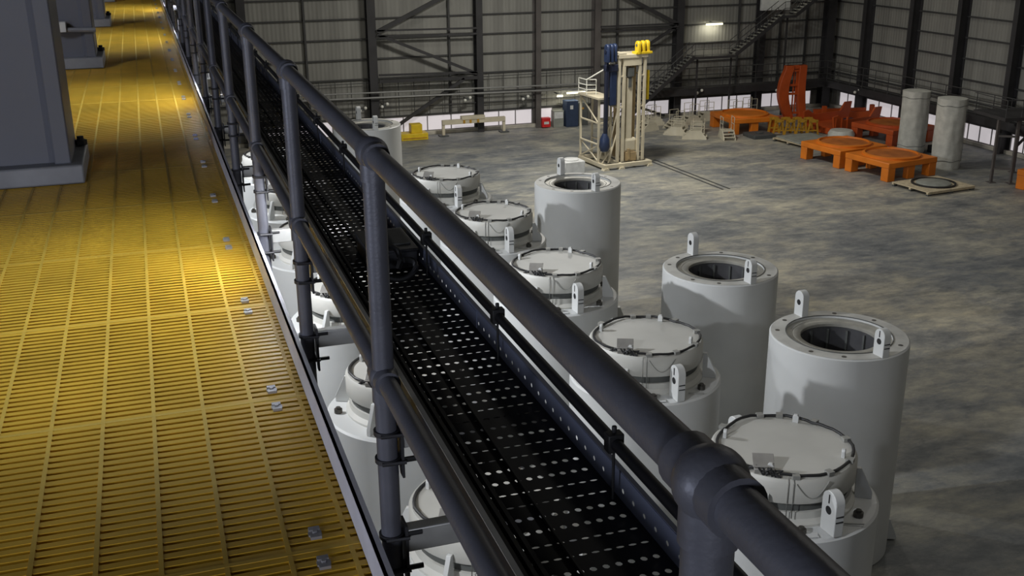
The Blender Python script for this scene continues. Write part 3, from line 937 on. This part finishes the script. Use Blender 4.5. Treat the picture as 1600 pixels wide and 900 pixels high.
for x, yy in ((-.1, 3.5), (-.1, 2.4), (.5, 2.2)):
    MB().tube((x, yy, 4.62), (x, yy, 5.6), .03, 6).build('handrail_post', M['lampw'], ms)
MB().path([(-.1, 2.4, 5.6), (.5, 1.6, 6.2), (1.1, .9, 6.7)], .05, 6).build('stay_bar', M['lampw'], ms)
# blue lifting gear hung at the front left
def hook(mb, x, yy, z, h, wd, th):
    poly = [(-wd, 0), (wd, 0)]+[(wd*math.cos(PI*k/8), h-wd+wd*math.sin(PI*k/8)) for k in range(9)]
    mb.prism(poly, -th/2, th/2, lambda u, v, q: (x+q, yy+u, z+v))
bl = thing('lifting_gear', 'blue lifting gear with three upright shackles on the mast left side', 'lifting gear', (27.6, 64.15, 0), R(6))
for k, x in enumerate((.12, .46, .76)):
    mb = MB()
    hook(mb, x, -.1+.1*k, 6.9, 1.15, .26, .2)
    o = mb.build('shackle', M['blue'], bl, bevel=.05)
    MB().tube((x-.13, -.1+.1*k, 7.6), (x+.13, -.1+.1*k, 7.6), .12, 12).build('shackle_eye', M['navy'], o)
MB().bb(.04, .26, -.15, .1, 2.0, 6.95).build('hanging_bar', M['navy'], bl, bevel=.03)
MB().lathe([(.01, 1.15), (.26, 1.2), (.36, 1.5), (.32, 2.0), (.14, 2.35), (.01, 2.35)], 20, (.1, -.03, 0)).build('bar_weight', M['blue'], bl)
MB().bb(.42, .95, -.05, .25, 4.1, 6.4).build('blue_housing', M['blue'], bl, bevel=.08)
MB().bb(.02, .95, -.15, .2, 6.3, 6.75).build('yoke', M['navy'], bl, bevel=.05)
yg = thing('lifting_gear', 'yellow lifting shackles and side plates on the mast top right', 'lifting gear', (29.9, 64.5, 0), R(6))
for k, x in enumerate((.12, .5, .88)):
    mb = MB()
    hook(mb, x, -.1+.08*k, 7.28, .85, .24, .22)
    o = mb.build('shackle', M['yel'], yg, bevel=.05)
    MB().tube((x-.13, -.1+.08*k, 7.85), (x+.13, -.1+.08*k, 7.85), .09, 12).build('shackle_eye', M['gap'], o)
MB().bb(-.1, 1.1, -.3, .3, 7.3, 7.45).build('mount_beam', M['yel'], yg, bevel=.02)
MB().bb(.93, 1.12, .0, .4, 4.3, 6.2).build('side_plate', M['yel'], yg, bevel=.03)
# white plinth box near the mast foot
t = thing('white_crate', 'low white crate on the floor left of the beige mast', 'crate', (25.35, 64.1, 0), R(4))
MB().bb(-.7, .75, -.6, .6, 0, .8).build('body', M['whitebox'], t, bevel=.05)
MB().lathe([(.5, .8), (.5, .86), (.42, .9), (.01, .92)], 24).build('lid', M['whitebox'], t)

# ------------------------------------------------------------------ orange stands
def stand(label, loc, rz, top, deck, sx=4.1, sy=3.8, ring=True):
    t = thing('cask_stand', label, 'stand', (*loc, 0), rz, 'orange square stands with round decks')
    hx, hy, c = sx/2, sy/2, .55
    poly = [(-hx+c, -hy), (hx-c, -hy), (hx, -hy+c), (hx, hy-c), (hx-c, hy), (-hx+c, hy), (-hx, hy-c), (-hx, -hy+c)]
    poly = [(-hx, -hy), (hx, -hy), (hx, hy), (-hx, hy)]
    MB().prism(poly, .82, 1.18, lambda u, v, q: (u, v, q)).build('top_frame', top, t, bevel=.04)
    rr = min(hx, hy)-.12
    MB().lathe([(rr, 1.17), (rr, 1.3), (rr-.16, 1.34), (rr-.18, 1.22), (rr-.2, 1.17)], 40, closed=True).build('rim', top, t)
    MB().lathe([(rr-.18, 1.17), (rr-.18, 1.23), (.01, 1.235)], 40).build('round_deck', deck, t)
    for a in (-1, 1):
        for b_ in (-1, 1):
            MB().bb(a*(hx-.32)-.3, a*(hx-.32)+.3, b_*(hy-.32)-.3, b_*(hy-.32)+.3, 0, .83).build('leg', top, t, bevel=.03)
    for a in (-1, 1):
        MB().bb(-.3, .3, a*(hy-.3)-.2, a*(hy-.3)+.2, 0, .83).build('leg', top, t, bevel=.03)
    return t
stand('orange square stand with round deck at the front, beside the ring pallet', (44.35, 56.75), R(8), M['orange'], M['orange2'])
stand('orange square stand with round deck, second from the ring pallet', (43.75, 60.95), R(8), M['orange'], M['orange2'])
stand('orange square stand nearest the beige steps', (43.2, 73.1), R(-3), M['orange'], M['orange'], 3.9, 3.9)
stand('darker orange stand half hidden behind the left wrapped canister', (51.2, 65.7), R(10), M['orangered'], M['orange2'], 4.2, 4.0)
stand('orange stand cut off at the right picture edge', (50.9, 49.3), R(12), M['orange'], M['orange2'], 3.6, 3.6)

# upright curved cradle
cr = thing('upright_cradle', 'tall orange red curved cradle standing upright against the back windows', 'cradle', (48.9, 75.9, 0), R(-6))
def banana(x0, x1, bow):
    pts_o, pts_i = [], []
    for k in range(15):
        f = k/14
        b_ = bow*math.sin(PI*min(1, f*1.05))
        pts_o.append((x0-b_, .05+4.2*f))
        pts_i.append((x1-b_*.75, .05+4.2*f))
    return pts_o+pts_i[::-1]
for x0, x1, lab in ((-.55, .15, 0), (.62, 1.25, 0)):
    pl = banana(x0, x1, .62 if x0 < 0 else .15)
    pl = [(u + .25*(1-v/4.2) , v) for u, v in pl]
    MB().prism(pl, -.25, .25, lambda u, v, q: (u, q, v)).build('side_plate', M['orangered'], cr, bevel=.03)
for z in (.35, 1.9, 2.6, 3.75):
    MB().bb(-.2, .95, -.12, .12, z, z+.16).build('rung', M['orangered'], cr, smooth=False)
MB().bb(-.45, 1.0, -.15, .15, 3.95, 4.25).build('head_bar', M['orangered'], cr, bevel=.03)
for x in (.3, .52):
    MB().bb(x-.05, x+.05, .02, .1, .4, 3.9).build('inner_bar', M['orangered'], cr, smooth=False)
MB().bb(-.7, 1.5, -.8, .8, 0, .12).build('base', M['orangered'], cr, smooth=False)

# low orange red transport frame
tf = thing('transport_frame', 'low orange red open transport frame with sloping sides behind the ochre trestles', 'frame', (50.0, 70.3, 0), R(12))
for yy in (-1.5, 1.5):
    MB().prism([(-2.3, .25), (2.3, .25), (2.6, 1.75), (1.9, 1.75), (1.4, 1.1), (-1.4, 1.1), (-2.0, 1.5), (-2.5, 1.4)], -.08, .08, lambda u, v, q: (u, yy+q, v)).build('side_plate', M['orangered'], tf, smooth=False)
for x in (-2.2, -.8, .6, 2.1):
    MB().bb(x-.12, x+.12, -1.5, 1.5, .05, .45).build('cross_bar', M['orangered'], tf, smooth=False)
for x in (-2.2, -1.6, -1.0):
    MB().bb(x-.07, x+.07, -1.62, -1.5, 0, 1.3).build('upright', M['orangered'], tf, smooth=False)
MB().bb(-2.3, 2.3, -1.4, 1.4, .45, .52).build('tray_floor', M['orangered'], tf, smooth=False)
tag(MB().box((0, 0, 0), (1.3, .5, .35)).build('blue_bundle', M['navy'], None, (50.3, 70.1, .70), bevel=.08), 'small dark blue bundle lying in the orange red transport frame', 'bundle')
tf2 = thing('transport_frame', 'orange red beam frame lying behind the upright cradle foot', 'frame', (52.6, 73.7, 0), R(-10))
MB().bb(-2.2, 2.2, -.9, -.6, .1, .8).build('side_beam', M['orangered'], tf2, smooth=False)
MB().bb(-2.2, 2.2, .6, .9, .1, .8).build('side_beam', M['orangered'], tf2, smooth=False)
for x in (-2, 0, 2):
    MB().bb(x-.12, x+.12, -.6, .6, .15, .6).build('cross_bar', M['orangered'], tf2, smooth=False)
    MB().bb(x-.15, x+.15, -.9, -.6, .8, 1.3).build('horn', M['orangered'], tf2, smooth=False)

# ochre trestles
def trestle(label, loc, rz):
    t = thing('trestle', label, 'trestle', (*loc, 0), rz, 'ochre saddle trestles in a row')
    for yy in (-.55, .55):
        for s_ in (-1, 1):
            MB().beam((s_*.42, yy, 0), (s_*.24, yy, 1.1), .12, .1).build('leg', M['ochre'], t, smooth=False)
        MB().bb(-.34, .34, yy-.06, yy+.06, 1.0, 1.2).build('cross_head', M['ochre'], t, smooth=False)
        MB().bb(-.36, .36, yy-.04, yy+.04, .35, .45).build('stretcher', M['ochre'], t, smooth=False)
    MB().bb(-.12, .12, -.6, .6, 1.08, 1.22).build('top_bar', M['ochre'], t, smooth=False)
    return t
for k, (x, yy) in enumerate(((44.4, 70.4), (45.2, 70.1), (46.0, 69.8), (46.75, 69.45))):
    trestle(['ochre trestle nearest the orange stand, leftmost of its row', 'ochre trestle second from the left of its row', 'ochre trestle third from the left of its row', 'ochre trestle at the right end of its row beside the transport frame'][k], (x, yy), R(-12))

# pallets
def pallet(label, loc, rz, sx, sy, m):
    t = thing('pallet', label, 'pallet', (*loc, 0), rz)
    n = int(sx/.42)
    for i in range(n):
        x = -sx/2+sx*(i+.5)/n
        MB().bb(x-sx/n*.46, x+sx/n*.46, -sy/2, sy/2, .2, .25).build('deck_board', m, t, smooth=False)
    for i in range(3):
        yy = -sy/2+.1+(sy-.2)*i/2
        MB().bb(-sx/2, sx/2, yy-.07, yy+.07, .1, .2).build('bearer', m, t, smooth=False)
    for i in range(3):
        for j in range(3):
            x, yy = -sx/2+.15+(sx-.3)*i/2, -sy/2+.12+(sy-.24)*j/2
            MB().bb(x-.13, x+.13, yy-.09, yy+.09, 0, .1).build('block', M['darkgrey'], t, smooth=False)
    return t
pallet('pale wooden pallet carrying a round ring, in front of the orange stand', (44.3, 52.5), R(6), 3.7, 3.0, M['wood'])
rg = thing('seal_ring', 'black and grey round ring lying on the pale front pallet', 'ring', (44.35, 52.55, .252))
MB().lathe([(1.3, 0), (1.3, .09), (1.2, .09), (1.2, 0)], 40, closed=True).build('outer_ring', M['black'], rg)
MB().lathe([(1.02, 0), (1.02, .07), (.98, .10), (.01, .11)], 40).build('disc', M['sheetgrey'], rg)
pallet('pale wooden pallet under a flat grey sheet between trestles and orange stand', (44.7, 66.9), R(8), 3.3, 3.3, M['wood'])
tag(MB().bb(-1.5, 1.5, -1.5, 1.5, 0, .1).build('grey_sheet', M['sheetgrey'], None, (44.75, 66.95, .252), bevel=.02), 'flat grey sheet lying on the pallet behind the orange stand', 'sheet')
o = tag(MB().bb(-.9, .9, -.85, .85, 0, .28).bb(-.25, .25, -.2, .2, .28, .36).build('base_plate', M['darkgrey'], None, (42.75, 70.0, 0), bevel=.04), 'low dark grey base plate on the floor before the ochre trestles', 'plate')
o.name = 'floor_plate'
tag(MB().lathe([(.95, 0), (.95, .45), (.8, .68), (.01, .72)], 28).build('dome_cover', M['wrap'], None, (47.85, 67.1, 0)), 'low pale grey dome cover on the floor behind the orange stand', 'cover')
tag(MB().bb(-.35, .35, -.25, .25, 0, .5).build('tool_case', M['black'], None, (51.15, 61.0, 0), bevel=.05), 'small black case at the foot of the left wrapped canister', 'case')

# wrapped canisters
def canister(label, loc, h, seed):
    t = thing('wrapped_canister', label, 'canister', (*loc, 0), R(seed*40), 'canisters wrapped in pale sheeting')
    rnd = random.Random(seed)
    mb = MB()
    n, m = 48, 26
    prof = []
    vs_, fs_ = [], []
    ph = [rnd.uniform(0, 6) for _ in range(6)]
    for j in range(m+1):
        z = h*j/m
        for i in range(n):
            a = 2*PI*i/n
            rr = .9+.018*math.sin(5*a+ph[0]+z*.9)+.014*math.sin(9*a+ph[1]-z*1.4)+.01*math.sin(14*a+ph[2]+z*2.2)
            if j == 0:
                rr *= .97
            vs_.append((rr*math.cos(a), rr*math.sin(a), z))
    for j in range(m):
        for i in range(n):
            fs_.append((j*n+i, j*n+(i+1) % n, (j+1)*n+(i+1) % n, (j+1)*n+i))
    o0 = len(vs_)
    vs_.append((0, 0, h+.08))
    vs_.append((0, 0, 0))
    for i in range(n):
        fs_.append((m*n+i, m*n+(i+1) % n, o0))
        fs_.append(((i+1) % n, i, o0+1))
    mb.add(vs_, fs_)
    mb.build('wrapping', M['wrap'], t)
    for z in (h-.42, .55):
        MB().path([((.935)*math.cos(2*PI*k/40), .935*math.sin(2*PI*k/40), z+.03*math.sin(k*.9)) for k in range(40)], .014, 5, True).build('strap', M['gap'], t)
    mb = MB()
    mb.path([(.93*math.cos(-2.1), .93*math.sin(-2.1), h*k/10) for k in range(1, 11)], .012, 5)
    mb.build('seam', M['clip'], t)
    return t
canister('left wrapped pale canister, standing behind the front orange stand', (49.7, 61.6), 4.25, 1)
canister('right wrapped pale canister, standing clear on the floor by the stair tower', (48.75, 56.9), 4.5, 2)

# beige steps and pallets near the back
def steps(label, loc, rz, h=1.5):
    t = thing('mobile_steps', label, 'steps', (*loc, 0), rz, 'beige mobile steps before the back wall')
    for yy in (-.42, .42):
        MB().prism([(-.9, 0), (.9, 0), (.9, .1), (.5, .62), (-.3, .62), (-.9, .1)], -.03, .03, lambda u, v, q: (u, yy+q, v)).build('side_plate', M['palebeige'], t, smooth=False)
        MB().path([(-.3, yy, .6), (-.3, yy, h), (.5, yy, h), (.5, yy, .6)], .03, 6).build('handrail', M['palebeige'], t)
        MB().tube((-.3, yy, (h+.6)/2), (.5, yy, (h+.6)/2), .022, 6).build('knee_rail', M['palebeige'], t)
    MB().bb(-.35, .55, -.42, .42, .58, .64).build('platform', M['palebeige'], t, smooth=False)
    for x, z in ((.62, .42), (.8, .2), (-.5, .4), (-.72, .2)):
        MB().bb(x-.12, x+.12, -.4, .4, z, z+.04).build('tread', M['palebeige'], t, smooth=False)
    return t
for (x, yy, rz, h), lab in (((36.0, 75.2, 20, 1.3), 'beige mobile steps nearest the beige mast'), ((37.4, 73.0, -40, 1.3), 'beige mobile steps second along from the mast, near the front'), ((38.0, 71.2, -30, 1.2), 'beige mobile steps standing front-most on the open floor'), ((40.2, 70.3, 75, 1.6), 'beige mobile steps with tall rail touching the orange stand corner'), ((38.5, 75.3, 10, 1.4), 'beige mobile steps in the middle of the cluster'), ((37.4, 77.2, 0, 1.5), 'beige mobile steps against the back wall below the stair'), ((40.4, 76.6, 5, 1.6), 'beige mobile steps against the back wall behind the orange stand'), ((39.4, 73.2, 60, 1.1), 'low beige mobile steps in the gap behind the front-most steps'), ((42.3, 77.6, 0, 1.5), 'beige mobile steps against the back wall right behind the orange stand centre'), ((44.3, 76.6, 0, 1.6), 'beige mobile steps against the back wall right of the orange stand'), ((46.0, 77.2, 0, 1.6), 'beige mobile steps against the back wall left of the upright cradle')):
    steps(lab, (x, yy), R(rz), h)

# yellow block, trestle beam, red box, booth and cabinets by the back wall
t = thing('ballast_block', 'bright yellow stepped block on the floor by the back wall', 'block', (18.35, 78.4, 0))
MB().bb(-1.05, 1.0, -.55, .55, 0, .5).build('base', M['yel'], t, bevel=.03)
MB().bb(-.25, .6, -.4, .4, .5, 1.15).build('upper_block', M['yel'], t, bevel=.03)
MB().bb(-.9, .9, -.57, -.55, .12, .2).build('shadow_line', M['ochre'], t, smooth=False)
t = thing('trestle_beam', 'long beige beam on two end legs by the back wall', 'beam', (23.15, 78.7, 0))
MB().bb(-2.5, 2.5, -.15, .15, .85, 1.2).build('beam', M['beige'], t, bevel=.02)
for x in (-2.4, 2.4):
    MB().bb(x-.1, x+.1, -.1, .1, .05, .9).build('leg', M['beige'], t, smooth=False)
    MB().bb(x-.35, x+.35, -.3, .3, 0, .08).build('foot', M['darkgrey'], t, smooth=False)
MB().bb(-1.0, .85, -.2, .25, 1.15, 1.42).build('top_box', M['beige'], t, bevel=.02)
for x in (-.8, -.3, .3):
    MB().bb(x-.08, x+.08, -.2, -.15, .9, 1.15).build('cleat', M['ochre'], t, smooth=False)
t = thing('fire_box', 'small red box on the floor by the back wall', 'box', (29.15, 79.2, 0))
MB().bb(-.35, .35, -.25, .25, .05, .72).build('body', M['red'], t, bevel=.03)
MB().bb(-.36, .36, -.27, .27, .72, .78).build('lid', M['red'], t, bevel=.01)
MB().bb(-.2, .2, -.262, -.25, .3, .5).build('label_plate', M['whitebox'], t, smooth=False)
t = thing('blue_booth', 'dark blue booth standing between grey cabinets at the back wall', 'booth', (31.2, 79.1, 0))
MB().bb(-.5, .5, -.45, .45, 0, 2.05).build('body', M['blueb'], t, bevel=.03)
MB().bb(-.42, .42, -.47, -.45, .1, 1.95).build('door', M['blueb'], t, smooth=False)
MB().bb(-.2, .05, -.48, -.47, 1.4, 1.7).build('notice', M['whitebox'], t, smooth=False)
t = thing('control_cabinet', 'pale grey cabinet left of the dark blue booth', 'cabinet', (30.15, 79.2, 0))
MB().bb(-.42, .42, -.3, .3, 0, 1.3).build('body', M['sheetgrey'], t, bevel=.02)
MB().bb(-.36, .36, -.32, -.3, .7, 1.2).build('door', M['whitebox'], t, smooth=False)
t = thing('control_cabinet', 'dark grey cabinet right of the dark blue booth', 'cabinet', (32.2, 79.2, 0))
MB().bb(-.42, .42, -.3, .3, 0, 1.85).build('body', M['darkgrey'], t, bevel=.02)
MB().bb(-.36, .36, -.32, -.3, .15, 1.75).build('door', M['darkgrey'], t, smooth=False)
MB().bb(-.1, .05, -.33, -.32, 1.3, 1.45).build('gauge', M['ochre'], t, smooth=False)

# stair tower at the right edge
tw = thing('access_tower', 'dark steel access tower with platform at the right picture edge', 'tower', (48.5, 52.4, 0), R(-8))
for x, yy in ((0, 0), (.95, -.55), (3.0, 2.2), (3.6, -.3), (4.4, 2.2)):
    MB().bb(x-.075, x+.075, yy-.075, yy+.075, 0, 3.9).build('leg', M['framegrey'], tw, smooth=False)
    MB().bb(x-.22, x+.22, yy-.22, yy+.22, 0, .04).build('foot', M['framegrey'], tw, smooth=False)
for z in (.9, 2.9):
    MB().beam((0, 0, z), (.95, -.55, z), .1, .12).build('rung', M['framegrey'], tw, smooth=False)
MB().bb(-.15, 4.9, -.8, 2.5, 3.9, 4.1).build('platform', M['frame'], tw, smooth=False)
for a, b_ in (((.95, -.5, 2.2), (2.6, -.5, 3.9)), ((3.6, 0, 1.0), (.95, -.2, 3.6))):
    MB().beam(a, b_, .1, .14).build('knee_brace', M['frame'], tw, smooth=False)
for z in (4.6, 5.15):
    MB().path([(-.15, 2.5, z), (-.15, -.8, z), (4.9, -.8, z)], .03, 6).build('handrail', M['girt'], tw)
for x in (-.15, .9, 2.2, 3.5, 4.9):
    MB().tube((x, -.8, 4.1), (x, -.8, 5.15), .03, 6).build('handrail_post', M['girt'], tw)
